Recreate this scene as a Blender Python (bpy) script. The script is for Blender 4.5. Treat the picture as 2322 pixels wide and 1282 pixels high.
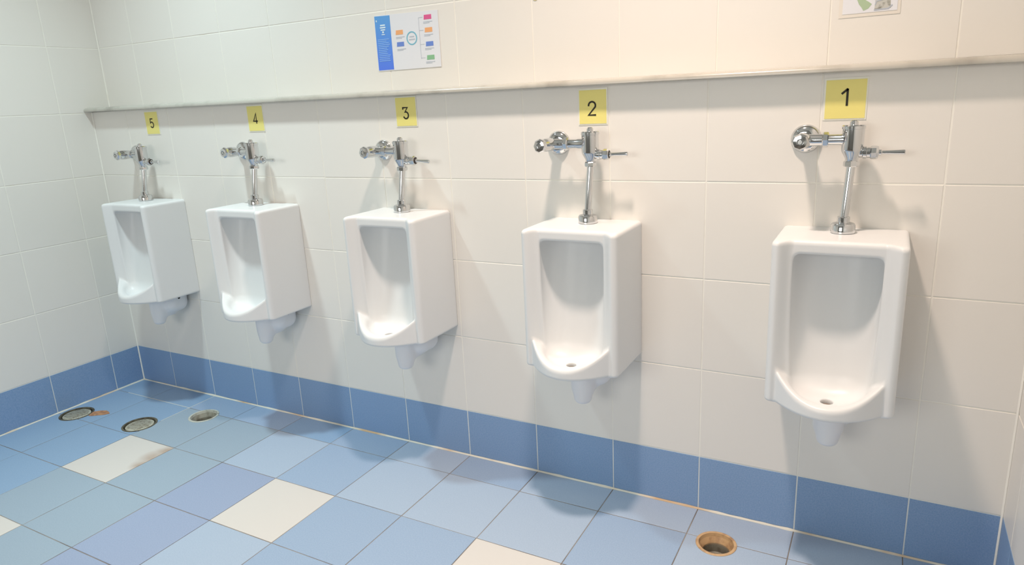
import bpy, bmesh, math, random
import numpy as np
from mathutils import Vector, Matrix, Quaternion

# ------------------------------------------------------------------ scene start
for o in list(bpy.data.objects):
    bpy.data.objects.remove(o, do_unlink=True)
scene = bpy.context.scene
COL = scene.collection
T = 0.30                                    # one tile module in metres
random.seed(7)

# ------------------------------------------------------------------ camera
cam_d = bpy.data.cameras.new('camera')
cam_d.sensor_fit = 'HORIZONTAL'
cam_d.sensor_width = 36.0
cam_d.lens = 1554.76 / 2322.0 * 36.0
cam_d.clip_start = 0.02
cam = bpy.data.objects.new('camera', cam_d)
COL.objects.link(cam)
CR, CU, CF = Vector((0.8795754, 0.4733881, -0.0474425)), Vector((-0.0805493, 0.2464556, 0.9658009)), Vector((-0.4688911, 0.8456733, -0.2549074))
m = Matrix((CR, CU, -CF)).transposed().to_4x4()
m.translation = Vector((3.5659, -6.8657, 4.5071)) * T
cam.matrix_world = m
scene.camera = cam

# ------------------------------------------------------------------ world, lamps, exposure
scene.view_settings.view_transform = 'Standard'
scene.view_settings.look = 'None'
scene.view_settings.gamma = 1.0
scene.view_settings.use_curve_mapping = False
scene.view_settings.exposure = -0.04
world = bpy.data.worlds.new('world')
scene.world = world
world.use_nodes = True
world.node_tree.nodes['Background'].inputs[0].default_value = (0.9, 0.95, 1.0, 1)
world.node_tree.nodes['Background'].inputs[1].default_value = 0.2


def area_lamp(name, x, y, z, size, power, color, sx=None, spread=180):
    d = bpy.data.lights.new(name, 'AREA')
    d.energy = power
    d.color = color
    d.spread = math.radians(spread)
    if sx:
        d.shape = 'RECTANGLE'
        d.size = sx * T
        d.size_y = size * T
    else:
        d.shape = 'DISK'
        d.size = size * T
    o = bpy.data.objects.new(name, d)
    COL.objects.link(o)
    o.location = (x * T, y * T, z * T)
    return o


CEIL = 10.4
FRONT = -14.0                                # far wall behind the camera, carries the added fill light
area_lamp('warm_downlight', 1.45, -2.6, 10.25, 0.6, 22.5, (1.0, 0.80, 0.67), spread=105)
area_lamp('cool_downlight', -4.6, -2.6, 10.25, 0.6, 16.0, (0.78, 0.97, 1.0), spread=105)
fill_lamp = area_lamp('added_fill_light', -1.2, FRONT + 0.05, 5.6, 3.4, 34.0, (1.0, 0.985, 0.93), sx=6.0)  # fill added to brighten the walls more than the floor, no known window
fill_lamp.rotation_euler = (math.radians(90), 0, 0)

# ------------------------------------------------------------------ materials


def srgb(r, g, b):
    def f(c):
        c /= 255.0
        return c / 12.92 if c <= 0.04045 else ((c + 0.055) / 1.055) ** 2.4
    return (f(r), f(g), f(b), 1.0)


def mat(name, col, rough=0.4, metal=0.0, spec=0.5, noise=None, vary=0.0, bump=None, coat=0.0):
    """noise = (scale, colour2, low, high): patches of colour2; vary = per-object value change."""
    mt = bpy.data.materials.new(name)
    mt.use_nodes = True
    nt = mt.node_tree
    b = nt.nodes['Principled BSDF']
    b.inputs['Roughness'].default_value = rough
    b.inputs['Metallic'].default_value = metal
    b.inputs['Specular IOR Level'].default_value = spec
    b.inputs['Coat Weight'].default_value = coat
    b.inputs['Base Color'].default_value = col
    tc = nt.nodes.new('ShaderNodeTexCoord')
    src = None
    if noise:
        n = nt.nodes.new('ShaderNodeTexNoise')
        n.inputs['Scale'].default_value = noise[0]
        n.inputs['Detail'].default_value = 4
        geo = nt.nodes.new('ShaderNodeNewGeometry')
        nt.links.new(geo.outputs['Position'], n.inputs['Vector'])
        r = nt.nodes.new('ShaderNodeValToRGB')
        r.color_ramp.elements[0].position = noise[2]
        r.color_ramp.elements[1].position = noise[3]
        r.color_ramp.elements[0].color = col
        r.color_ramp.elements[1].color = noise[1]
        nt.links.new(n.outputs['Fac'], r.inputs['Fac'])
        src = r.outputs['Color']
    if vary:
        oi = nt.nodes.new('ShaderNodeObjectInfo')
        mr = nt.nodes.new('ShaderNodeMapRange')
        mr.inputs['To Min'].default_value = 1 - vary
        mr.inputs['To Max'].default_value = 1 + vary
        nt.links.new(oi.outputs['Random'], mr.inputs['Value'])
        hs = nt.nodes.new('ShaderNodeHueSaturation')
        nt.links.new(mr.outputs['Result'], hs.inputs['Value'])
        if src:
            nt.links.new(src, hs.inputs['Color'])
        else:
            hs.inputs['Color'].default_value = col
        src = hs.outputs['Color']
    if src:
        nt.links.new(src, b.inputs['Base Color'])
    if bump:
        n2 = nt.nodes.new('ShaderNodeTexNoise')
        n2.inputs['Scale'].default_value = bump[0]
        n2.inputs['Detail'].default_value = 2
        geo2 = nt.nodes.new('ShaderNodeNewGeometry')
        nt.links.new(geo2.outputs['Position'], n2.inputs['Vector'])
        bp = nt.nodes.new('ShaderNodeBump')
        bp.inputs['Strength'].default_value = bump[1]
        bp.inputs['Distance'].default_value = 0.002
        nt.links.new(n2.outputs['Fac'], bp.inputs['Height'])
        nt.links.new(bp.outputs['Normal'], b.inputs['Normal'])
    return mt


M = {}
M['wall_tile'] = mat('cream_wall_tile', srgb(236, 233, 227), 0.38, spec=0.35, vary=0.008, bump=(5, 0.05))
M['wall_grout'] = mat('white_grout', srgb(246, 244, 236), 0.8, noise=(9, srgb(222, 214, 198), 0.6, 0.85))
M['base_tile'] = mat('deep_blue_tile', srgb(126, 158, 198), 0.45, spec=0.35, vary=0.03,
                     noise=(260, srgb(146, 172, 207), 0.35, 0.7))
M['base_grout'] = mat('pale_grout', srgb(226, 230, 228), 0.8)
M['floor_grout'] = mat('brown_floor_grout', srgb(150, 142, 134), 0.85, noise=(6, srgb(112, 102, 94), 0.4, 0.65))


def floor_mat(name, a, b):
    return mat(name, srgb(*a), 0.5, spec=0.3, vary=0.015, noise=(230, srgb(*b), 0.35, 0.7))


M['f_blue'] = floor_mat('mid_blue_floor_tile', (148, 170, 198), (158, 179, 204))
M['f_deep'] = floor_mat('deep_blue_floor_tile', (136, 165, 197), (146, 173, 202))
M['f_grey'] = floor_mat('grey_blue_floor_tile', (150, 169, 186), (157, 175, 191))
M['f_peri'] = floor_mat('periwinkle_floor_tile', (147, 163, 192), (156, 171, 198))
M['f_light'] = floor_mat('light_blue_floor_tile', (163, 181, 203), (171, 188, 208))
M['f_cream'] = mat('cream_floor_tile', srgb(212, 209, 205), 0.4, spec=0.35)


def stained(name, spots):
    """cream tile with a brown stain of its own: spots = (x, y, radius) in tile units on the floor."""
    mt = mat(name, srgb(212, 209, 205), 0.4, spec=0.35)
    nt = mt.node_tree
    geo = nt.nodes.new('ShaderNodeNewGeometry')
    nz = nt.nodes.new('ShaderNodeTexNoise')
    nz.inputs['Scale'].default_value = 14
    nt.links.new(geo.outputs['Position'], nz.inputs['Vector'])
    prev = None
    for (x, y, r) in spots:
        d = nt.nodes.new('ShaderNodeVectorMath'); d.operation = 'DISTANCE'
        d.inputs[1].default_value = (x * T, y * T, 0)
        nt.links.new(geo.outputs['Position'], d.inputs[0])
        mr = nt.nodes.new('ShaderNodeMapRange')
        mr.inputs['From Min'].default_value = r * T
        mr.inputs['From Max'].default_value = r * T * 0.2
        nt.links.new(d.outputs['Value'], mr.inputs['Value'])
        mu = nt.nodes.new('ShaderNodeMath'); mu.operation = 'MULTIPLY'
        nt.links.new(mr.outputs['Result'], mu.inputs[0]); nt.links.new(nz.outputs['Fac'], mu.inputs[1])
        if prev:
            mx = nt.nodes.new('ShaderNodeMath'); mx.operation = 'MAXIMUM'
            nt.links.new(prev, mx.inputs[0]); nt.links.new(mu.outputs[0], mx.inputs[1])
            prev = mx.outputs[0]
        else:
            prev = mu.outputs[0]
    mix = nt.nodes.new('ShaderNodeMix'); mix.data_type = 'RGBA'
    mix.inputs['A'].default_value = srgb(212, 209, 205)
    mix.inputs['B'].default_value = srgb(150, 112, 74)
    nt.links.new(prev, mix.inputs['Factor'])
    nt.links.new(mix.outputs['Result'], nt.nodes['Principled BSDF'].inputs['Base Color'])
    return mt


M['f_stained'] = stained('stained_cream_floor_tile', [(-5.0, -1.62, 0.22), (-5.0, -1.80, 0.26), (-5.0, -2.0, 0.18)])
M['ceramic'] = mat('white_ceramic', srgb(229, 231, 232), 0.33, spec=0.35)
M['trap'] = mat('white_trap_plastic', srgb(232, 234, 238), 0.3)
M['chrome'] = mat('chrome', (0.70, 0.71, 0.72, 1), 0.09, metal=1.0)
M['chrome_dull'] = mat('worn_chrome', (0.66, 0.66, 0.65, 1), 0.2, metal=1.0)
M['dark'] = mat('dark_socket', srgb(60, 50, 44), 0.5)
M['strainer'] = mat('worn_strainer', srgb(140, 126, 114), 0.5)
M['black'] = mat('black_hole', srgb(22, 20, 20), 0.7)
M['paper_yellow'] = mat('yellow_paper', srgb(240, 229, 138), 0.5)
M['ink'] = mat('black_ink', srgb(34, 30, 14), 0.6)
M['laminate'] = mat('laminate_edge', srgb(238, 238, 226), 0.25)
M['paper_white'] = mat('white_paper', srgb(232, 234, 240), 0.4)
M['ceiling'] = mat('ceiling_paint', srgb(216, 216, 212), 0.9)
M['room'] = mat('room_paint', srgb(176, 176, 174), 0.8)
M['brass'] = mat('rusty_brass', srgb(204, 170, 128), 0.5, noise=(40, srgb(164, 128, 94), 0.48, 0.72))
M['pipe'] = mat('grimy_pipe', srgb(156, 154, 142), 0.6, noise=(30, srgb(92, 82, 66), 0.42, 0.72))
M['grate'] = mat('worn_drain_grate', srgb(186, 186, 172), 0.5, noise=(60, srgb(140, 132, 112), 0.45, 0.7))
M['rimdark'] = mat('grimy_drain_rim', srgb(100, 96, 80), 0.6, noise=(40, srgb(52, 46, 36), 0.4, 0.7))
M['rimlight'] = mat('pale_drain_rim', srgb(196, 198, 188), 0.5, noise=(40, srgb(110, 104, 88), 0.5, 0.75))
M['rust'] = mat('rust_patch', srgb(190, 142, 104), 0.8, noise=(60, srgb(140, 100, 80), 0.4, 0.7))


def marble():
    mt = mat('pale_marble', srgb(190, 187, 178), 0.22, noise=(9, srgb(160, 156, 147), 0.5, 0.75))
    return mt


M['marble'] = marble()

# ------------------------------------------------------------------ object helpers


def link(o, parent=None):
    COL.objects.link(o)
    if parent is not None:
        o.parent = parent
    return o


def tag(o, label=None, cat=None, group=None, kind=None):
    if label: o['label'] = label
    if cat: o['category'] = cat
    if group: o['group'] = group
    if kind: o['kind'] = kind
    return o


def empty(name, loc):
    o = bpy.data.objects.new(name, None)
    o.empty_display_size = 0.05
    o.location = loc
    return link(o)


def new_mesh(name, verts, faces, material, smooth=False):
    me = bpy.data.meshes.new(name)
    me.from_pydata([tuple(v) for v in verts], [], faces)
    me.materials.append(material)
    if smooth:
        me.polygons.foreach_set('use_smooth', [True] * len(me.polygons))
    me.update()
    return me


def bm_obj(name, bm, material, parent=None, smooth=None):
    me = bpy.data.meshes.new(name)
    bmesh.ops.recalc_face_normals(bm, faces=bm.faces)
    bm.to_mesh(me)
    bm.free()
    me.materials.append(material)
    if smooth is not None:
        me.polygons.foreach_set('use_smooth', [True] * len(me.polygons))
        me.set_sharp_from_angle(angle=math.radians(smooth))
    return link(bpy.data.objects.new(name, me), parent)


def lathe(bm, prof, p0, axis, seg=28, close=True):
    """prof: list of (radius, distance along axis) in tile units; p0 start; axis direction."""
    a = Vector(axis).normalized()
    u = a.orthogonal().normalized()
    v = a.cross(u)
    p0 = Vector(p0)
    rings = []
    for r, d in prof:
        c = p0 + a * d
        if r < 1e-6:
            rings.append([bm.verts.new(c * T)])
        else:
            rings.append([bm.verts.new((c + (u * math.cos(t) + v * math.sin(t)) * r) * T)
                          for t in [2 * math.pi * i / seg for i in range(seg)]])
    for A, B in zip(rings, rings[1:]):
        if len(A) == 1 and len(B) == 1:
            continue
        for i in range(seg):
            j = (i + 1) % seg
            if len(A) == 1:
                bm.faces.new((A[0], B[i], B[j]))
            elif len(B) == 1:
                bm.faces.new((A[i], A[j], B[0]))
            else:
                bm.faces.new((A[i], A[j], B[j], B[i]))
    if close:
        for R in (rings[0], rings[-1]):
            if len(R) > 1:
                bm.faces.new(R)


def turned(name, prof, p0, axis, material, parent, seg=28, smooth=35, close=True):
    bm = bmesh.new()
    lathe(bm, prof, p0, axis, seg, close)
    return bm_obj(name, bm, material, parent, smooth)


def box_bm(bm, x0, x1, y0, y1, z0, z1):
    vs = [bm.verts.new((x * T, y * T, z * T)) for x in (x0, x1) for y in (y0, y1) for z in (z0, z1)]
    for f in ((0, 1, 3, 2), (4, 6, 7, 5), (0, 4, 5, 1), (2, 3, 7, 6), (0, 2, 6, 4), (1, 5, 7, 3)):
        bm.faces.new([vs[i] for i in f])


# ------------------------------------------------------------------ room shell
LX, RX, UY, BACKY = -7.88, 4.74, 0.32, FRONT
GD = 0.005                                         # grout sits this far behind the tile faces (tiles units)
BASE, ZR = 0.647, [0.647, 1.666, 2.659, 3.652, 4.67]
LEDGE = 4.64


def slab(name, x0, x1, y0, y1, z0, z1, material, parent=None, kind='structure'):
    bm = bmesh.new()
    box_bm(bm, x0, x1, y0, y1, z0, z1)
    o = bm_obj(name, bm, material, parent)
    if parent is None:
        o['kind'] = kind
    return o


wall_back = slab('wall_back', LX, RX, GD, UY, 0, LEDGE + 0.02, M['wall_grout'])
wall_upper = slab('wall_upper', LX, RX, UY + GD, UY + 0.4, 0, CEIL, M['wall_grout'])
wall_left = slab('wall_left', LX - 0.4, LX - GD, BACKY, UY + 0.4, 0, CEIL, M['wall_grout'])
wall_right = slab('wall_right', RX + GD, RX + 0.4, BACKY, UY + 0.4, 0, CEIL, M['wall_grout'])
wall_front = slab('wall_front', LX, RX, BACKY - 0.4, BACKY, 0, CEIL, M['room'])
ceiling = slab('ceiling', LX - 0.4, RX + 0.4, BACKY - 0.4, UY + 0.4, CEIL, CEIL + 0.3, M['ceiling'])
floor = slab('floor', LX - 0.4, RX + 0.4, BACKY - 0.4, UY + 0.4, -1.0, -GD, M['floor_grout'])
baseboard_back = slab('baseboard_back', LX, RX, GD - 0.0015, GD + 0.004, 0, BASE, M['base_grout'])
baseboard_left = slab('baseboard_left', LX - GD - 0.004, LX - GD + 0.0015, BACKY, 0, 0, BASE, M['base_grout'])
baseboard_right = slab('baseboard_right', RX + GD - 0.0015, RX + GD + 0.004, BACKY, 0, 0, BASE, M['base_grout'])
baseboard_back.location.y = -0.001 * T

_tile_cache = {}


def tile_mesh(w, h, material, c=0.004, d=0.02):
    """A tile lying in local XY, face up at z=0, with a chamfered edge."""
    key = (round(w, 4), round(h, 4), material.name)
    if key not in _tile_cache:
        w2, h2 = w / 2, h / 2

        def ring(ww, hh, z):
            return [(-ww * T, -hh * T, z * T), (ww * T, -hh * T, z * T), (ww * T, hh * T, z * T), (-ww * T, hh * T, z * T)]
        v = ring(w2, h2, -d) + ring(w2, h2, -c * 0.6) + ring(w2 - c, h2 - c, 0)
        f = []
        for k in (0, 4):
            for i in range(4):
                j = (i + 1) % 4
                f.append((k + i, k + j, k + 4 + j, k + 4 + i))
        f.append((8, 9, 10, 11))
        f.append((3, 2, 1, 0))
        _tile_cache[key] = new_mesh('tile', v, f, material)
    return _tile_cache[key]


def lay(parent, origin, U, V, us, vs, pick, gap=0.012, jitter=0.0012):
    """tiles between the grid lines us x vs on the plane origin + u*U + v*V (tile units)."""
    U, V, origin = Vector(U), Vector(V), Vector(origin)
    N = U.cross(V)
    rot = Matrix((U, V, N)).transposed().to_quaternion()
    out = {}
    for i, (a, b) in enumerate(zip(us, us[1:])):
        for j, (c, d) in enumerate(zip(vs, vs[1:])):
            w, h = b - a - gap, d - c - gap
            if w < 0.02 or h < 0.02:
                continue
            o = bpy.data.objects.new('tile', tile_mesh(w, h, pick(i, j, a, c)))
            p = origin + U * ((a + b) / 2) + V * ((c + d) / 2) + N * random.uniform(-jitter, 0)
            o.location = p * T
            o.rotation_mode = 'QUATERNION'
            o.rotation_quaternion = Quaternion((1, random.uniform(-1, 1) * 0.0012, random.uniform(-1, 1) * 0.0012, 0)).normalized()
            o.rotation_quaternion = rot @ o.rotation_quaternion
            link(o, parent)
            out[(i, j)] = o
    return out


XL = [LX] + [float(k) for k in range(-7, 5)] + [RX]
YL = [0.0] + [0.5 + k for k in range(0, 8)]         # distances from the back wall
wt = lambda i, j, a, c: M['wall_tile']
bt = lambda i, j, a, c: M['base_tile']
X, Y, Z = (1, 0, 0), (0, 1, 0), (0, 0, 1)
lay(wall_back, (0, 0, 0), X, Z, XL, ZR, wt)
lay(baseboard_back, (0, 0, 0), X, Z, XL, [0.008, BASE], bt)
baseboard_back.location.y = 0
ZU = [4.68, 5.66, 6.65, 7.64, 8.63, 9.62, 10.38]
lay(wall_upper, (0, UY, 0), X, Z, XL, ZU, wt)
# left wall faces +x: u runs along -y
ZS = ZR[:-1] + [4.65, 5.65, 6.65, 7.64, 8.63, 9.62, 10.38]
lay(wall_left, (LX, 0, 0), Y, Z, [-v for v in YL[::-1]], ZS[:5], wt)
lay(wall_left, (LX, 0, 0), Y, Z, [-v for v in YL[::-1]][:-1] + [UY], ZS[4:], wt)
lay(baseboard_left, (LX, 0, 0), Y, Z, [-v for v in YL[::-1]], [0.008, BASE], bt)
lay(wall_right, (RX, 0, 0), (0, -1, 0), Z, YL, ZS[:5], wt)
lay(wall_right, (RX, 0, 0), (0, -1, 0), Z, [-UY] + YL[1:], ZS[4:], wt)
lay(baseboard_right, (RX, 0, 0), (0, -1, 0), Z, YL, [0.008, BASE], bt)

FC = {}
seqs = {
    0: {-8: 'deep', -7: 'deep', -6: 'blue', -5: 'blue', -4: 'deep', -3: 'blue', -2: 'light', -1: 'blue', 0: 'light', 1: 'light', 2: 'light', 3: 'light', 4: 'blue'},
    1: {-8: 'deep', -7: 'deep', -6: 'grey', -5: 'grey', -4: 'light', -3: 'blue', -2: 'light', -1: 'light', 0: 'light', 1: 'blue', 2: 'light', 3: 'light', 4: 'blue'},
    2: {-8: 'deep', -7: 'deep', -6: 'stained', -5: 'grey', -4: 'peri', -3: 'cream', -2: 'blue', -1: 'blue', 0: 'cream', 1: 'light', 2: 'blue', 3: 'cream', 4: 'blue'},
    3: {-8: 'deep', -7: 'deep', -6: 'grey', -5: 'grey', -4: 'peri', -3: 'light', -2: 'blue', -1: 'light', 0: 'blue', 1: 'grey', 2: 'light', 3: 'blue', 4: 'blue'},
    4: {-8: 'blue', -7: 'cream', -6: 'cream', -5: 'grey', -4: 'peri', -3: 'cream', -2: 'blue', -1: 'grey', 0: 'cream', 1: 'light', 2: 'blue', 3: 'cream', 4: 'blue'},
}
seqs[4][-7] = 'blue'
names = ['blue', 'grey', 'peri', 'light', 'deep']


def pick_floor(i, j, a, c):
    k = -8 + i
    row = len(YL) - 2 - j
    nm = seqs.get(row, {}).get(k) or ('cream' if row % 2 == 0 and k % 3 == 0 else random.choice(names))
    return M['f_' + nm]


YF = [-v for v in YL[::-1]]
ft = lay(floor, (0, 0, 0), X, Y, XL, YF, pick_floor, gap=0.010)

# drains cut through the tiles
DRAINS = [(-7.56, -1.39, 0.25), (-6.20, -1.22, 0.25), (-5.505, -0.612, 0.225), (2.318, -0.550, 0.205)]


def cut_holes(obs):
    cutters = []
    for (x, y, r) in DRAINS:
        bm = bmesh.new()
        lathe(bm, [(r, -0.6), (r, 0.2)], (x, y, 0), (0, 0, 1), 48)
        cutters.append(bm_obj('cutter', bm, M['black']))
    bpy.context.view_layer.update()
    for o in obs:
        use = []
        for c, (x, y, r) in zip(cutters, DRAINS):
            if o is floor:
                use.append(c)
            else:
                lx, ly = o.location.x / T, o.location.y / T
                dx, dy = o.dimensions.x / T / 2, o.dimensions.y / T / 2
                if abs(x - lx) < dx + r and abs(y - ly) < dy + r:
                    use.append(c)
        if not use:
            continue
        for c in use:
            md = o.modifiers.new('cut', 'BOOLEAN')
            md.operation = 'DIFFERENCE'
            md.object = c
            md.solver = 'EXACT'
        dg = bpy.context.evaluated_depsgraph_get()
        me = bpy.data.meshes.new_from_object(o.evaluated_get(dg))
        o.modifiers.clear()
        o.data = me
    for c in cutters:
        bpy.data.objects.remove(c, do_unlink=True)


cut_holes(list(ft.values()) + [floor])

# caulk bead along the wall foot
M['caulk'] = mat('caulk_bead', srgb(226, 224, 212), 0.7, noise=(3.0, srgb(206, 176, 140), 0.5, 0.62))
def bead(name, p0, p1, n):
    bm = bmesh.new()
    p0, p1, n = Vector(p0), Vector(p1), Vector(n)
    L = (p1 - p0).length
    k = int(L / 0.12)
    rows = []
    for i in range(k + 1):
        p = p0.lerp(p1, i / k)
        w = 0.014 + 0.008 * random.random() ** 2
        rows.append([bm.verts.new((p + q) * T) for q in (Vector((0, 0, w)), n * w * 0.6 + Vector((0, 0, w * 0.55)), n * w + Vector((0, 0, 0.0)))])
    for A, B in zip(rows, rows[1:]):
        for i in range(2):
            bm.faces.new((A[i], A[i + 1], B[i + 1], B[i]))
    return bm_obj('caulk', bm, M['caulk'], baseboard_back if name == 'b' else (baseboard_left if name == 'l' else baseboard_right), smooth=60)
bead('b', (LX, -0.001, 0), (RX, -0.001, 0), (0, -1, 0))
bead('l', (LX + 0.001, -8, 0), (LX + 0.001, 0, 0), (1, 0, 0))
bead('r', (RX - 0.001, -8, 0), (RX - 0.001, 0, 0), (-1, 0, 0))

# pale repaired joints in the back left corner of the floor
bm = bmesh.new()
box_bm(bm, LX + 0.3, -5.99, -0.506, -0.494, -0.01, 0.0004)
box_bm(bm, -6.006, -5.994, -0.494, -0.01, -0.01, 0.0004)
box_bm(bm, -6.005, -5.995, -1.0, -0.506, -0.01, 0.0002)
bm_obj('repaired_joint', bm, mat('pale_joint', srgb(206, 210, 208), 0.8), floor)

# made-up window frame around the added fill light and the rims of the two downlights (all behind or above the camera)
bm = bmesh.new()
wx0, wx1, wz0, wz1 = -4.2, 1.8, 3.9, 7.3
for a in ((wx0 - 0.2, wx0, wz0 - 0.2, wz1 + 0.2), (wx1, wx1 + 0.2, wz0 - 0.2, wz1 + 0.2), (wx0, wx1, wz0 - 0.2, wz0), (wx0, wx1, wz1, wz1 + 0.2), (-1.26, -1.14, wz0, wz1)):
    box_bm(bm, a[0], a[1], FRONT, FRONT + 0.2, a[2], a[3])
w1 = bm_obj('added_window_1', bm, M['ceiling'])
w1['kind'] = 'structure'
for nm, x in (('trim_1', 1.45), ('trim_2', -4.6)):
    tr = turned(nm, [(0.33, 0.0), (0.42, 0.0), (0.42, 0.04), (0.33, 0.10)], (x, -2.6, CEIL - 0.12), (0, 0, 1), M['ceiling'], None, 40, close=False)
    tr['kind'] = 'structure'

# white grout run down the inside corners
def corner(x, sx, y, z0, z1, parent):
    bm = bmesh.new()
    w = 0.016
    A = [bm.verts.new((px * T, py * T, z0 * T)) for px, py in ((x - sx * 0.01, y + 0.01), (x + sx * w, y - 0.001), (x + sx * 0.006, y - 0.006), (x + sx * 0.001, y - w))]
    B = [bm.verts.new((v.co.x, v.co.y, z1 * T)) for v in A]
    for i in range(4):
        bm.faces.new((A[i], A[(i + 1) % 4], B[(i + 1) % 4], B[i]))
    bm_obj('corner_grout', bm, M['wall_grout'], parent)
corner(LX, 1, 0, 0, 4.66, wall_back)
corner(RX, -1, 0, 0, 4.60, wall_back)
corner(LX, 1, UY, 4.7, CEIL, wall_upper)
corner(RX, -1, UY, 4.7, CEIL, wall_upper)

# ------------------------------------------------------------------ marble ledge on the boxed-out wall
bm = bmesh.new()
prof = [(UY, 4.64), (-0.118, 4.64), (-0.126, 4.648), (-0.127, 4.660), (-0.122, 4.678), (-0.108, 4.692), (-0.085, 4.701), (-0.05, 4.705), (UY, 4.705)]
A = [bm.verts.new((LX * T, y * T, (z - 0.008 - 0.0045 * LX) * T)) for y, z in prof]
B = [bm.verts.new((RX * T, y * T, (z - 0.008 - 0.0045 * RX) * T)) for y, z in prof]
n = len(prof)
for i in range(n):
    j = (i + 1) % n
    bm.faces.new((A[i], A[j], B[j], B[i]))
bm.faces.new(A)
bm.faces.new(B)
ledge = bm_obj('ledge', bm, M['marble'], smooth=35)
tag(ledge, 'long thin pale marble ledge running above the number signs', 'ledge')

# ------------------------------------------------------------------ urinals (signed distance field -> mesh)


def smax(a, b, k):
    h = np.maximum(k - np.abs(a - b), 0.0) / k
    return np.maximum(a, b) + h * h * k * 0.25


def smin(a, b, k):
    return -smax(-a, -b, k)


def sstep(t):
    t = np.clip(t, 0, 1)
    return t * t * (3 - 2 * t)


HW, ZB, ZT, DEP = 0.52, 1.80, 3.28, 0.77


def sdf_body(x, y, z):
    ax = np.abs(x)
    depth = DEP - 0.095 * sstep((0.475 - ax) / 0.13)
    o = smax(ax - HW, -y - depth, 0.07)
    o = smax(o, z - ZT, 0.045)
    o = smax(o, ZB - z, 0.03)
    o = np.maximum(o, y)
    q = np.clip(ax / 0.45, 0, 1.15)
    dl = 0.73 + 0.29 * (1 - q ** 2)
    zr = 1.925 + 0.215 * q ** 2.4
    lip = smax((-y - dl) * 0.9, (z - zr) * 0.85, 0.05)
    lip = smax(lip, ZB - z, 0.035)
    lip = smax(lip, ax - 0.47, 0.03)
    lip = np.maximum(lip, y)
    s = smin(o, lip, 0.03)
    # cavity
    back = y + 0.34 + 0.19 * (3.14 - z) / 1.14
    c = smax(ax - 0.355, back, 0.30)
    c = smax(c, z - 3.160, 0.07)
    c = smax(c, (-y - (dl - 0.085)) * 0.9, 0.16)
    c = smax(c, 1.856 - z, 0.20)
    hole = np.sqrt(x * x + (y + 0.72) ** 2) - 0.05
    hole = np.maximum(hole, 1.815 - z)
    c = smin(c, np.maximum(hole, z - 1.95), 0.012)
    return smax(s, -c, 0.028)


def rbox(x, y, z, cx, cy, cz, hx, hy, hz, r):
    qx, qy, qz = np.abs(x - cx) - hx + r, np.abs(y - cy) - hy + r, np.abs(z - cz) - hz + r
    out = np.sqrt(np.maximum(qx, 0) ** 2 + np.maximum(qy, 0) ** 2 + np.maximum(qz, 0) ** 2)
    return out + np.minimum(np.maximum(qx, np.maximum(qy, qz)), 0) - r


def sdf_trap(x, y, z):
    # tapered vertical outlet
    t = np.clip((1.8 - z) / 0.45, 0, 1)
    rad = 0.118 - 0.022 * t
    tube = np.sqrt((x - 0.015) ** 2 + (y + 0.47) ** 2) - rad
    tube = smax(tube, 1.335 - z, 0.07)
    tube = np.maximum(tube, z - 1.83)
    web = rbox(x, y, z, 0.012, -0.34, 1.63, 0.125, 0.20, 0.20, 0.09)
    hw = 0.275
    lobe = rbox(x, y, z, 0, -0.225, 1.72, hw, 0.22, 0.225, 0.15)
    s = smin(tube, web, 0.06)
    s = smin(s, lobe, 0.05)
    return np.maximum(s, z - 1.803)


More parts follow.
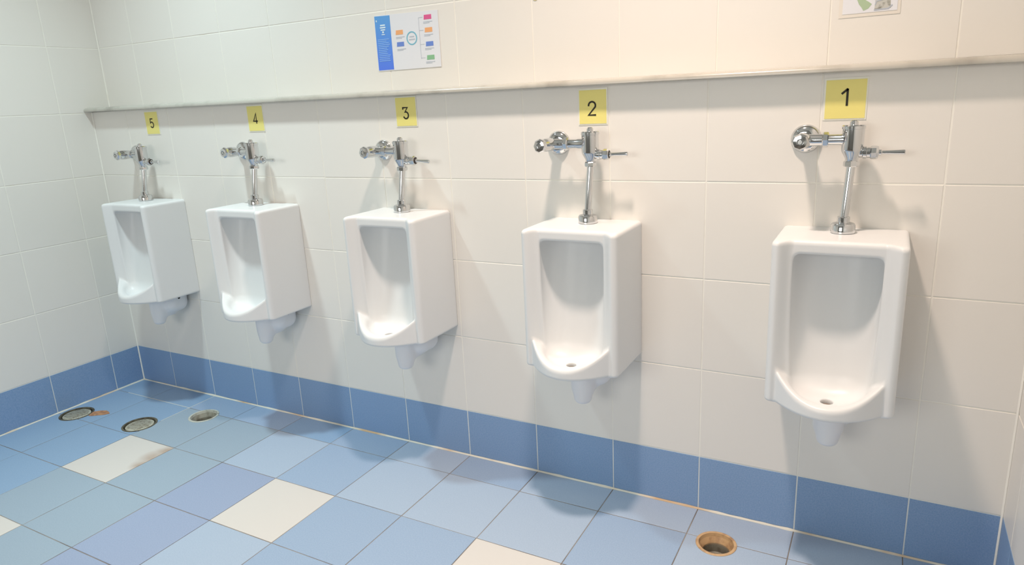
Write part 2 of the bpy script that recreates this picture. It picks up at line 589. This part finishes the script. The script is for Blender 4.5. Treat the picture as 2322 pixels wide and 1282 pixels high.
def surface_net(f, lo, hi, h, name, material):
    ns = [int(round((b - a) / h)) + 1 for a, b in zip(lo, hi)]
    ax = [lo[i] + h * np.arange(ns[i]) for i in range(3)]
    gx, gy, gz = np.meshgrid(*ax, indexing='ij')
    v = f(gx, gy, gz)
    ins = v < 0
    cnt = np.zeros([k - 1 for k in ns], np.int32)
    pos = np.zeros([k - 1 for k in ns] + [3])

    def sl(off):
        return tuple(slice(o, o + k - 1) for o, k in zip(off, ns))
    corners = [(a, b, c) for a in (0, 1) for b in (0, 1) for c in (0, 1)]
    for a in corners:
        for d in range(3):
            if a[d] == 0:
                b = list(a); b[d] = 1
                va, vb = v[sl(a)], v[sl(b)]
                cross = (va < 0) != (vb < 0)
                with np.errstate(divide='ignore', invalid='ignore'):
                    t = np.where(cross, va / (va - vb), 0)
                for e in range(3):
                    pos[..., e] += np.where(cross, a[e] + (t if e == d else 0), 0)
                cnt += cross
    act = cnt > 0
    idx = -np.ones(act.shape, np.int64)
    idx[act] = np.arange(act.sum())
    ijk = np.argwhere(act)
    P = np.array(lo) + h * (ijk + pos[act] / cnt[act][:, None])
    # relax on to the surface
    e = h * 0.2

    def grad(P):
        g = np.zeros_like(P)
        for d in range(3):
            q = P.copy(); q[:, d] += e
            r = P.copy(); r[:, d] -= e
            g[:, d] = (f(q[:, 0], q[:, 1], q[:, 2]) - f(r[:, 0], r[:, 1], r[:, 2])) / (2 * e)
        return g
    for _ in range(3):
        g = grad(P)
        fv = f(P[:, 0], P[:, 1], P[:, 2])
        step = (fv / np.maximum((g * g).sum(1), 0.2))[:, None] * g
        P -= np.clip(step, -h * 0.5, h * 0.5)
    faces = []
    for d in range(3):
        a, b = [k for k in range(3) if k != d]
        s0 = [slice(1, -1)] * 3
        s0[d] = slice(0, -1)
        s1 = [slice(1, -1)] * 3
        s1[d] = slice(1, None)
        c0, c1 = ins[tuple(s0)], ins[tuple(s1)]
        e_ = np.argwhere(c0 != c1)
        flip = c0[tuple(e_.T)]
        base = e_.copy()
        base[:, a] += 1
        base[:, b] += 1

        def g(da, db):
            q = base.copy(); q[:, a] += da; q[:, b] += db
            return idx[tuple(q.T)]
        quad = np.stack([g(-1, -1), g(0, -1), g(0, 0), g(-1, 0)], 1)
        if d == 1:
            flip = ~flip
        quad[~flip] = quad[~flip][:, ::-1]
        faces.append(quad)
    F = np.concatenate(faces)
    F = F[(F >= 0).all(1)]
    me = bpy.data.meshes.new(name)
    me.vertices.add(len(P))
    me.vertices.foreach_set('co', (P * T).astype(np.float32).ravel())
    me.loops.add(F.size)
    me.loops.foreach_set('vertex_index', F.astype(np.int32).ravel())
    me.polygons.add(len(F))
    me.polygons.foreach_set('loop_start', np.arange(0, F.size, 4, dtype=np.int32))
    me.update(calc_edges=True)
    me.validate()
    me.materials.append(material)
    me.polygons.foreach_set('use_smooth', [True] * len(me.polygons))
    # smooth normals straight from the field
    n = grad(P)
    n /= np.maximum(np.linalg.norm(n, axis=1), 1e-9)[:, None]
    me.normals_split_custom_set_from_vertices([tuple(q) for q in n])
    return me


body_me = surface_net(sdf_body, (-0.56, -1.08, 1.74), (0.56, 0.04, 3.34), 0.0125, 'body', M['ceramic'])
trap_me = surface_net(sdf_trap, (-0.33, -0.70, 1.28), (0.33, 0.03, 1.86), 0.0125, 'trap', M['trap'])

UX = [3.258, 0.845, -1.57, -4.085, -6.500]
VDZ = [0.0, 0.0, -0.055, -0.04, -0.06]
where = ['rightmost, nearest the right corner', 'second from the right', 'in the middle of the row',
         'second from the left corner', 'leftmost, next to the left corner']


def make_valve(k):
    dz = VDZ[k]
    n = k + 1
    udz = [-0.03, -0.04, 0.0, 0.01, 0.015][k]
    dz -= udz
    c = Vector((0.0, -0.255, 3.28 + udz))
    root = empty('flush_valve', (UX[k] * T, c.y * T, c.z * T))
    tag(root, f'chrome flush valve under yellow number {n} sign, {where[k]}', 'flush valve',
        'chrome flush valves above the urinals')
    # everything below is local to the root: x right, y towards the wall, z up
    ch = M['chrome']
    turned('spud', [(0.0, 0.0), (0.094, 0.0), (0.100, 0.006), (0.100, 0.070), (0.090, 0.086), (0.066, 0.094), (0.052, 0.098),
                    (0.052, 0.140), (0.046, 0.146), (0.0, 0.146)], (0, 0, 0), (0, 0, 1), ch, root, 32)
    top = Vector((0.025, 0.04, 0.56 + dz))
    foot = Vector((0.0, 0.0, 0.11))
    d = top - foot
    turned('flush_tube', [(0.0355, 0), (0.0355, d.length)], foot, d, ch, root, 24)
    b = Vector((0.025, 0.04, dz))
    turned('coupling_nut', [(0, 0), (0.056, 0), (0.064, 0.008), (0.064, 0.04), (0.056, 0.05), (0, 0.05)], b + Vector((0, 0, 0.545)), (0, 0, 1), ch, root, 8, 20)
    turned('valve_body', [(0.0, 0), (0.050, 0.0), (0.053, 0.025), (0.084, 0.080), (0.088, 0.100), (0.088, 0.272), (0.094, 0.274), (0.094, 0.298), (0.084, 0.307), (0.0, 0.307)],
           b + Vector((0, 0, 0.592)), (0, 0, 1), ch, root, 32)
    turned('cap_button', [(0.0, 0), (0.034, 0), (0.034, 0.028), (0.026, 0.030), (0.026, 0.036), (0.020, 0.042), (0, 0.042)], b + Vector((0, 0, 0.897)), (0, 0, 1), ch, root, 20)
    zs = 0.775 + dz
    # supply from the wall: flange, stop valve, coupling and cross pipe
    sx = [-0.37, -0.42, -0.39, -0.38, -0.38][k]
    pr = [0.42, 0.45, 0.36, 0.31, 0.32][k]
    q = (pr - 0.05) / 0.315
    yw = 0.255
    turned('wall_flange', [(0.0, 0.0), (0.128, 0.0), (0.128, 0.012), (0.118, 0.035), (0.092, 0.055), (0.07, 0.062), (0.0, 0.062)],
           (sx, yw, zs), (0, -1, 0), ch, root, 36)
    stop = turned('stop_valve', [(0.0, 0.0), (0.056, 0.0), (0.056, 0.09 * q), (0.066, 0.13 * q), (0.070, 0.20 * q), (0.066, 0.27 * q), (0.060, 0.29 * q), (0.060, 0.315 * q), (0.0, 0.315 * q)],
                  (sx, yw - 0.05, zs), (0, -1, 0), ch, root, 28)
    turned('stop_cap', [(0.0, 0), (0.068, 0), (0.072, 0.008), (0.072, 0.035), (0.058, 0.052), (0.030, 0.056), (0.028, 0.045), (0.0, 0.045)], (sx, yw - pr + 0.005, zs), (0, -1, 0), ch, stop, 8, 20)
    turned('stop_screw', [(0, 0), (0.018, 0), (0.018, 0.018), (0, 0.018)], (sx, yw - pr - 0.035, zs), (0, -1, 0), M['chrome_dull'], stop, 16)
    py = 0.04
    turned('outlet_arm', [(0, 0), (0.052, 0), (0.052, 0.13), (0.0, 0.13)], (sx + 0.03, py, zs), (1, 0, 0), ch, root, 28)
    turned('coupling', [(0, 0), (0.058, 0), (0.066, 0.008), (0.066, 0.042), (0.058, 0.05), (0, 0.05)], (sx + 0.155, py, zs + 0.002), (1, 0, 0), ch, root, 8, 20)
    turned('cross_pipe', [(0, 0), (0.046, 0), (0.046, 0.10), (0.052, 0.12), (0.052, 0.26), (0, 0.26)], (sx + 0.195, py, zs), (1, 0, 0), ch, root, 28)
    # handle
    zh = 0.665 + dz
    neck = turned('handle_neck', [(0, 0), (0.044, 0), (0.044, 0.045), (0.053, 0.05), (0.053, 0.075), (0.046, 0.08), (0.046, 0.11), (0, 0.11)], (0.06, py, zh), (1, 0, 0), ch, root, 28)
    nut = turned('handle_nut', [(0.0, 0), (0.050, 0), (0.056, 0.008), (0.056, 0.045), (0.050, 0.06), (0.042, 0.064), (0.040, 0.058), (0, 0.058)], (0.165, py, zh), (1, 0, 0), ch, root, 8, 20)
    if k in (1, 2, 4):
        turned('socket', [(0, 0), (0.041, 0), (0.041, 0.004), (0, 0.004)], (0.2245, py, zh), (1, 0, 0), M['dark'], nut, 20)
    droop = [0.0, 0.02, -0.06, -0.02, -0.02][k]
    turned('lever', [(0, 0), (0.024, 0), (0.025, 0.025), (0.0155, 0.033), (0.0175, 0.10), (0.022, 0.185), (0.022, 0.198), (0.018, 0.203), (0, 0.203)],
           (0.222, py, zh), (1, 0, droop), ch, root, 20)
    return root


UOX = [0.0, -0.02, 0.0, 0.03, 0.045]
UDZ = [-0.03, -0.04, 0.0, 0.01, 0.015]
USY = [1.02, 1.02, 1.0, 0.95, 0.92]
for k, ux in enumerate(UX):
    r = empty('urinal', ((ux + UOX[k]) * T, 0, (ZB + UDZ[k]) * T))
    r.scale.y = USY[k]
    tag(r, f'white ceramic wall urinal below yellow number {k+1} sign, {where[k]}', 'urinal', 'white urinals along the tiled wall')
    b = link(bpy.data.objects.new('body', body_me), r)
    b.location.z = -ZB * T
    t = link(bpy.data.objects.new('trap', trap_me), r)
    t.location.z = -ZB * T
    if k in (3, 4):
        turned('bolt_hole', [(0, 0), (0.022, 0), (0.026, 0.012), (0.018, 0.024), (0, 0.024)], (0.258, -0.235, 1.735 - ZB), (1, 0, 0), M['black'], r, 14)
    turned('drain_strainer', [(0, 0), (0.044, 0), (0.044, 0.012), (0, 0.012)], (0, -0.72, 1.818 - ZB), (0, 0, 1), M['strainer'], r, 20)
    make_valve(k)

# ------------------------------------------------------------------ flat print helpers (signs and posters)


def plate(name, pts, y0, y1, material, parent=None, origin=(0, 0, 0)):
    """a thin sheet: outline pts (x,z) in tile units, from y0 (wall side) to y1 (room side)."""
    bm = bmesh.new()
    ox, oy, oz = origin
    A = [bm.verts.new(((x - ox) * T, (y0 - oy) * T, (z - oz) * T)) for x, z in pts]
    B = [bm.verts.new(((x - ox) * T, (y1 - oy) * T, (z - oz) * T)) for x, z in pts]
    n = len(pts)
    for i in range(n):
        j = (i + 1) % n
        bm.faces.new((A[i], A[j], B[j], B[i]))
    bm.faces.new(A)
    bm.faces.new(B)
    o = bm_obj(name, bm, material, parent)
    if parent is None:
        o.location = Vector(origin) * T
    return o


def ribbon_bm(bm, pts, w, y0, y1, org, closed=False):
    """stroke of width w along pts (x,z)."""
    P = [Vector(p) for p in pts]
    n = len(P)
    L = []
    for i in range(n):
        a = P[i - 1] if (i > 0 or closed) else P[i]
        c = P[(i + 1) % n] if (i < n - 1 or closed) else P[i]
        d1 = (P[i] - a).normalized() if (P[i] - a).length > 1e-9 else (c - P[i]).normalized()
        d2 = (c - P[i]).normalized() if (c - P[i]).length > 1e-9 else d1
        n1 = Vector((-d1.y, d1.x)); n2 = Vector((-d2.y, d2.x))
        nn = (n1 + n2)
        nn = nn.normalized() if nn.length > 1e-6 else n1
        s = min(1.6, 1 / max(0.35, nn.dot(n1)))
        L.append((P[i] + nn * w / 2 * s, P[i] - nn * w / 2 * s))
    vs = []
    for l, r in L:
        vs.append([bm.verts.new(((q.x - org[0]) * T, (y - org[1]) * T, (q.y - org[2]) * T)) for q, y in ((l, y1), (r, y1), (r, y0), (l, y0))])
    for i in range(n if closed else n - 1):
        A, B = vs[i], vs[(i + 1) % n]
        for k in range(4):
            bm.faces.new((A[k], A[(k + 1) % 4], B[(k + 1) % 4], B[k]))
    if not closed:
        bm.faces.new(vs[0])
        bm.faces.new(vs[-1][::-1])


def arc(cx, cz, rx, rz, a0, a1, n=14):
    return [(cx + rx * math.cos(math.radians(a0 + (a1 - a0) * i / n)), cz + rz * math.sin(math.radians(a0 + (a1 - a0) * i / n))) for i in range(n + 1)]


# glyph strokes in a 0..0.62 x 0..1 box
GL = {
    1: [[(0.08, 0.70), (0.42, 1.0)], [(0.40, 1.0), (0.40, 0.0)]],
    2: [arc(0.31, 0.71, 0.27, 0.27, 190, -30, 16) + [(0.03, 0.02), (0.62, 0.02)]],
    3: [[(0.02, 0.80), (0.02, 0.97), (0.52, 0.97), (0.22, 0.58)] + arc(0.31, 0.31, 0.27, 0.29, 85, -160, 18)],
    4: [[(0.44, 0.0), (0.44, 1.0), (0.02, 0.24), (0.62, 0.24)]],
    5: [[(0.52, 0.97), (0.10, 0.97), (0.06, 0.52)] + arc(0.28, 0.32, 0.28, 0.30, 118, -150, 18)],
}
SIGNS = [  # x0,x1,z0,z1 (yellow field), height of glyph, glyph centre x, z
    (3.029, 3.350, 4.225, 4.555, 0.145, 3.190, 4.405),
    (0.672, 0.970, 4.245, 4.585, 0.140, 0.814, 4.400),
    (-1.722, -1.430, 4.285, 4.615, 0.135, -1.578, 4.435),
    (-4.285, -3.995, 4.285, 4.615, 0.135, -4.140, 4.450),
    (-6.530, -6.238, 4.290, 4.615, 0.135, -6.385, 4.450),
]
for k, (x0, x1, z0, z1, gh, gx, gz) in enumerate(SIGNS):
    org = ((x0 + x1) / 2, -0.001, z0)
    s = plate('number_sign', [(x0, z0), (x1, z0), (x1, z1), (x0, z1)], 0.0, -0.008, M['paper_yellow'], None, org)
    tag(s, f'yellow paper sign with black number {["one", "two", "three", "four", "five"][k]} under the ledge, {where[k]}', 'sign', 'yellow number signs on the wall')
    e = 0.012
    lam = [(x0 - e, z0 - e), (x1 + e, z0 - e), (x1 + e, z1 + 0.016), (x0 - e, z1 + 0.016)]
    plate('laminate', lam, 0.0, -0.005, M['laminate'], s, org)
    bm = bmesh.new()
    for st in GL[k + 1]:
        ribbon_bm(bm, [(gx + (a - 0.31) * gh, gz + (b - 0.5) * gh) for a, b in st], gh * 0.125, -0.007, -0.0105, org)
    bm_obj('numeral', bm, M['ink'], s)

# ------------------------------------------------------------------ posters on the upper wall
PY = UY
def colmat(n, r, g, b, rough=0.45): return mat(n, srgb(r, g, b), rough)
def blue_gradient():
    mt = mat('blue_print', srgb(92, 150, 232), 0.45)
    nt = mt.node_tree
    tc = nt.nodes.new('ShaderNodeTexCoord'); sp = nt.nodes.new('ShaderNodeSeparateXYZ')
    r = nt.nodes.new('ShaderNodeValToRGB')
    r.color_ramp.elements[0].color = srgb(88, 128, 240)
    r.color_ramp.elements[1].color = srgb(96, 164, 228)
    nt.links.new(tc.outputs['Generated'], sp.inputs[0])
    nt.links.new(sp.outputs['Z'], r.inputs[0])
    nt.links.new(r.outputs['Color'], nt.nodes['Principled BSDF'].inputs['Base Color'])
    return mt
M['p_blue'] = blue_gradient()
M['p_pale'] = colmat('pale_blue_ink', 150, 196, 246)
M['p_white'] = colmat('white_ink', 220, 240, 250)
M['p_pink'] = colmat('pink_ink', 224, 96, 152)
M['p_orange'] = colmat('orange_ink', 242, 176, 122)
M['p_royal'] = colmat('royal_blue_ink', 112, 142, 216)
M['p_green'] = colmat('green_ink', 140, 192, 150)
M['p_ring'] = colmat('teal_ink', 120, 186, 208)
M['p_grey'] = colmat('grey_ink', 186, 194, 206)
M['p_sage'] = colmat('sage_green_ink', 176, 198, 164)
M['p_photo'] = mat('grey_photo_print', srgb(200, 200, 194), 0.5, noise=(60, srgb(138, 138, 128), 0.48, 0.62))

px0, px1, pz0, pz1 = -2.185, -1.235, 4.955, 5.612
org = ((px0 + px1) / 2, PY - 0.001, pz0)
poster = plate('poster', [(px0, pz0), (px1, pz0), (px1, pz1 - 0.02), (px0, pz1)], PY - 0.001, PY - 0.006, M['paper_white'], None, org)
tag(poster, 'white poster with blue left panel and coloured tags on the upper wall above number 3', 'poster')
y0, y1, y2 = PY - 0.005, PY - 0.008, PY - 0.0105
bx0, bx1 = px0 + 0.008, -1.942
plate('blue_panel', [(bx0, pz0 + 0.01), (bx1, pz0 + 0.01), (bx1, pz1 - 0.014), (bx0, pz1 - 0.008)], y0, y1, M['p_blue'], poster, org)
def strip(bm, x, z, w, h):
    ribbon_bm(bm, [(x, z), (x + w, z)], h, y1 + 0.001, y2, org)
bm = bmesh.new()
strip(bm, bx0 + 0.02, pz1 - 0.065, 0.015, 0.02)
for i, (w, h) in enumerate([(0.075, 0.016), (0.085, 0.016), (0.07, 0.014), (0.025, 0.022), (0.05, 0.01)]):
    strip(bm, (bx0 + bx1) / 2 - w / 2, pz1 - 0.12 - i * 0.027, w, h)
bm_obj('heading', bm, M['p_white'], poster)
bm = bmesh.new()
for i in range(13):
    strip(bm, bx0 + 0.025, pz1 - 0.285 - i * 0.021, random.uniform(0.13, 0.185), 0.007)
bm_obj('text_lines', bm, M['p_pale'], poster)
bm = bmesh.new()
ribbon_bm(bm, arc(-1.634, 5.308, 0.072, 0.072, 0, 345, 23), 0.014, y0, y1, org, closed=True)
bm_obj('ring', bm, M['p_ring'], poster)
bm = bmesh.new()
for dzz, w in ((0.018, 0.07), (-0.014, 0.085)):
    ribbon_bm(bm, [(-1.634 - w / 2, 5.308 + dzz), (-1.634 + w / 2, 5.308 + dzz)], 0.012, y0, y1, org)
for (x, z) in [(-1.42, 5.475), (-1.42, 5.33), (-1.42, 5.175), (-1.42, 5.02), (-1.84, 5.335), (-1.835, 5.195)]:
    ribbon_bm(bm, [(x - 0.03, z), (x + 0.10, z)], 0.007, y0, y1, org)
    ribbon_bm(bm, [(x - 0.03, z - 0.014), (x + 0.06, z - 0.014)], 0.006, y0, y1, org)
ribbon_bm(bm, [(-1.515, 5.53), (-1.515, 5.06)], 0.004, y0, y1, org)
for z in (5.53, 5.385, 5.225, 5.07):
    ribbon_bm(bm, [(-1.515, z), (-1.455, z)], 0.004, y0, y1, org)
bm_obj('fine_print', bm, M['p_grey'], poster)
for (x, z, mname) in [(-1.385, 5.527, 'p_pink'), (-1.383, 5.383, 'p_orange'), (-1.381, 5.225, 'p_royal'), (-1.379, 5.070, 'p_green'), (-1.815, 5.390, 'p_orange'), (-1.812, 5.252, 'p_royal')]:
    w, h = 0.055, 0.026
    plate('tag', [(x - w, z - h), (x + w, z - h), (x + w, z + h), (x - w + 0.006, z + h)], y0, y1, M[mname], poster, org)

qx0, qx1, qz0, qz1 = 3.095, 3.525, 5.118, 5.75
org = ((qx0 + qx1) / 2, PY - 0.001, qz0)
p2 = plate('notice', [(qx0, qz0), (qx1, qz0), (qx1, qz1), (qx0, qz1)], PY - 0.004, PY - 0.007, M['paper_white'], None, org)
tag(p2, 'white notice with green shape and grey picture at top right', 'notice')
plate('laminate', [(qx0 - 0.03, qz0 - 0.03), (qx1 + 0.025, qz0 - 0.03), (qx1 + 0.025, qz1 + 0.03), (qx0 - 0.03, qz1 + 0.03)], PY - 0.001, PY - 0.004, colmat('clear_laminate', 232, 226, 216, 0.3), p2, org)
y0, y1 = PY - 0.006, PY - 0.0085
plate('green_figure', [(3.262, 5.135), (3.300, 5.150), (3.325, 5.185), (3.300, 5.205), (3.27, 5.225), (3.24, 5.26), (3.205, 5.235), (3.225, 5.19), (3.245, 5.165)], y0, y1, M['p_sage'], p2, org)
plate('grey_picture', [(3.348, 5.136), (3.474, 5.140), (3.468, 5.225), (3.352, 5.225)], y0, y1, M['p_photo'], p2, org)
bm = bmesh.new()
ribbon_bm(bm, [(3.345, 5.134), (3.455, 5.138), (3.485, 5.165)], 0.008, y1 + 0.001, y1 - 0.002, org)
ribbon_bm(bm, [(3.352, 5.175), (3.36, 5.205), (3.42, 5.215), (3.425, 5.25)], 0.008, y1 + 0.001, y1 - 0.002, org)
bm_obj('picture_outline', bm, M['p_grey'], p2)
# small yellow sticker that just enters the frame at the top
st = plate('sticker', arc(0.045, 5.592, 0.032, 0.034, 0, 345, 16), PY - 0.001, PY - 0.006, colmat('yellow_sticker', 226, 206, 130), None, (0.045, PY - 0.001, 5.56))
tag(st, 'tiny yellow sticker on the upper wall above the ledge near number 2', 'sticker')

# ------------------------------------------------------------------ floor drains


def drain(name, k, label, rim, parts):
    x, y, r = DRAINS[k]
    root = empty('floor_drain', (x * T, y * T, 0))
    tag(root, label, 'drain', 'round drains in the floor')
    parts(root, r)
    return root


def open_drain(ring_m, step_m, pipe_m):
    def f(root, r):
        turned('rim', [(r, -0.035), (r, 0.004), (r - 0.006, 0.008), (r - 0.03, 0.006), (r - 0.034, -0.012), (r - 0.04, -0.035)], (0, 0, 0), (0, 0, 1), ring_m, root, 48, close=False)
        turned('ledge_cone', [(r - 0.034, -0.02), (r - 0.060, -0.075), (r - 0.066, -0.085), (r - 0.070, -0.10)], (0, 0, 0), (0, 0, 1), step_m, root, 48, close=False)
        turned('pipe', [(r - 0.069, -0.09), (r - 0.072, -0.19), (r - 0.085, -0.20), (r - 0.088, -0.5), (0, -0.5)], (0, 0, 0), (0, 0, 1), pipe_m, root, 48, close=False)
        bm = bmesh.new()
        for px, py_, s in ((0.02, -0.02, 0.05), (-0.06, 0.03, 0.035)):
            lathe(bm, [(0, -0.30), (s, -0.30), (s * 0.8, -0.25), (0, -0.235)], (px, py_, 0), (0, 0, 1), 7)
        bm_obj('debris', bm, M['dark'], root)
    return f


def grated_drain(root, r):
    turned('rim', [(r, -0.03), (r, 0.003), (r - 0.005, 0.006), (r - 0.028, 0.003), (r - 0.034, -0.02), (r - 0.034, -0.06)], (0, 0, 0), (0, 0, 1), M['rimdark'], root, 48, close=False)
    g = turned('grate', [(0, -0.03), (r - 0.055, -0.03), (r - 0.05, -0.012), (r - 0.06, -0.006), (0, -0.006)], (0, 0, 0), (0, 0, 1), M['grate'], root, 40)
    turned('pit', [(r - 0.03, -0.05), (r - 0.04, -0.2), (0, -0.2)], (0, 0, 0), (0, 0, 1), M['black'], root, 40, close=False)
    bm = bmesh.new()
    n = int((r - 0.08) / 0.028)
    for i in range(-n, n + 1):
        for j in range(-n, n + 1):
            if math.hypot(i, j) * 0.028 < r - 0.085:
                px, py_ = i * 0.028, j * 0.028
                vs = [bm.verts.new(((px + a) * T, (py_ + b) * T, -0.0045 * T)) for a, b in ((-.007, -.007), (.007, -.007), (.007, .007), (-.007, .007))]
                bm.faces.new(vs)
    o = bm_obj('grate_holes', bm, M['dark'], root)
    o['kind'] = 'stuff'


drain('a', 0, 'grated round floor drain with rusty patch beside the left wall', None, grated_drain)
drain('b', 1, 'grated round floor drain just behind the white tile below number 5', None, grated_drain)
drain('c', 2, 'open round floor drain with pale grey rim near the back left corner', None, open_drain(M['rimlight'], M['pipe'], M['pipe']))
drain('d', 3, 'open rusty brass floor drain at the bottom right between urinals 1 and 2', None, open_drain(M['brass'], M['brass'], M['pipe']))
# rust patch next to the first drain
dx, dy, dr = DRAINS[0]
bm = bmesh.new()
pts = [(0.235, 0.085), (0.27, 0.03), (0.33, 0.05), (0.39, 0.10), (0.47, 0.15), (0.52, 0.22), (0.46, 0.25), (0.36, 0.27), (0.27, 0.23), (0.20, 0.16)]
A = [bm.verts.new(((dx + a) * T, (dy + b) * T, 0.0005 * T)) for a, b in pts]
B = [bm.verts.new(((dx + a) * T, (dy + b) * T, 0.006 * T)) for a, b in pts]
for i in range(len(pts)):
    j = (i + 1) % len(pts)
    bm.faces.new((A[i], A[j], B[j], B[i]))
bm.faces.new(A); bm.faces.new(B)
rp = bm_obj('rust_patch', bm, M['rust'], floor)
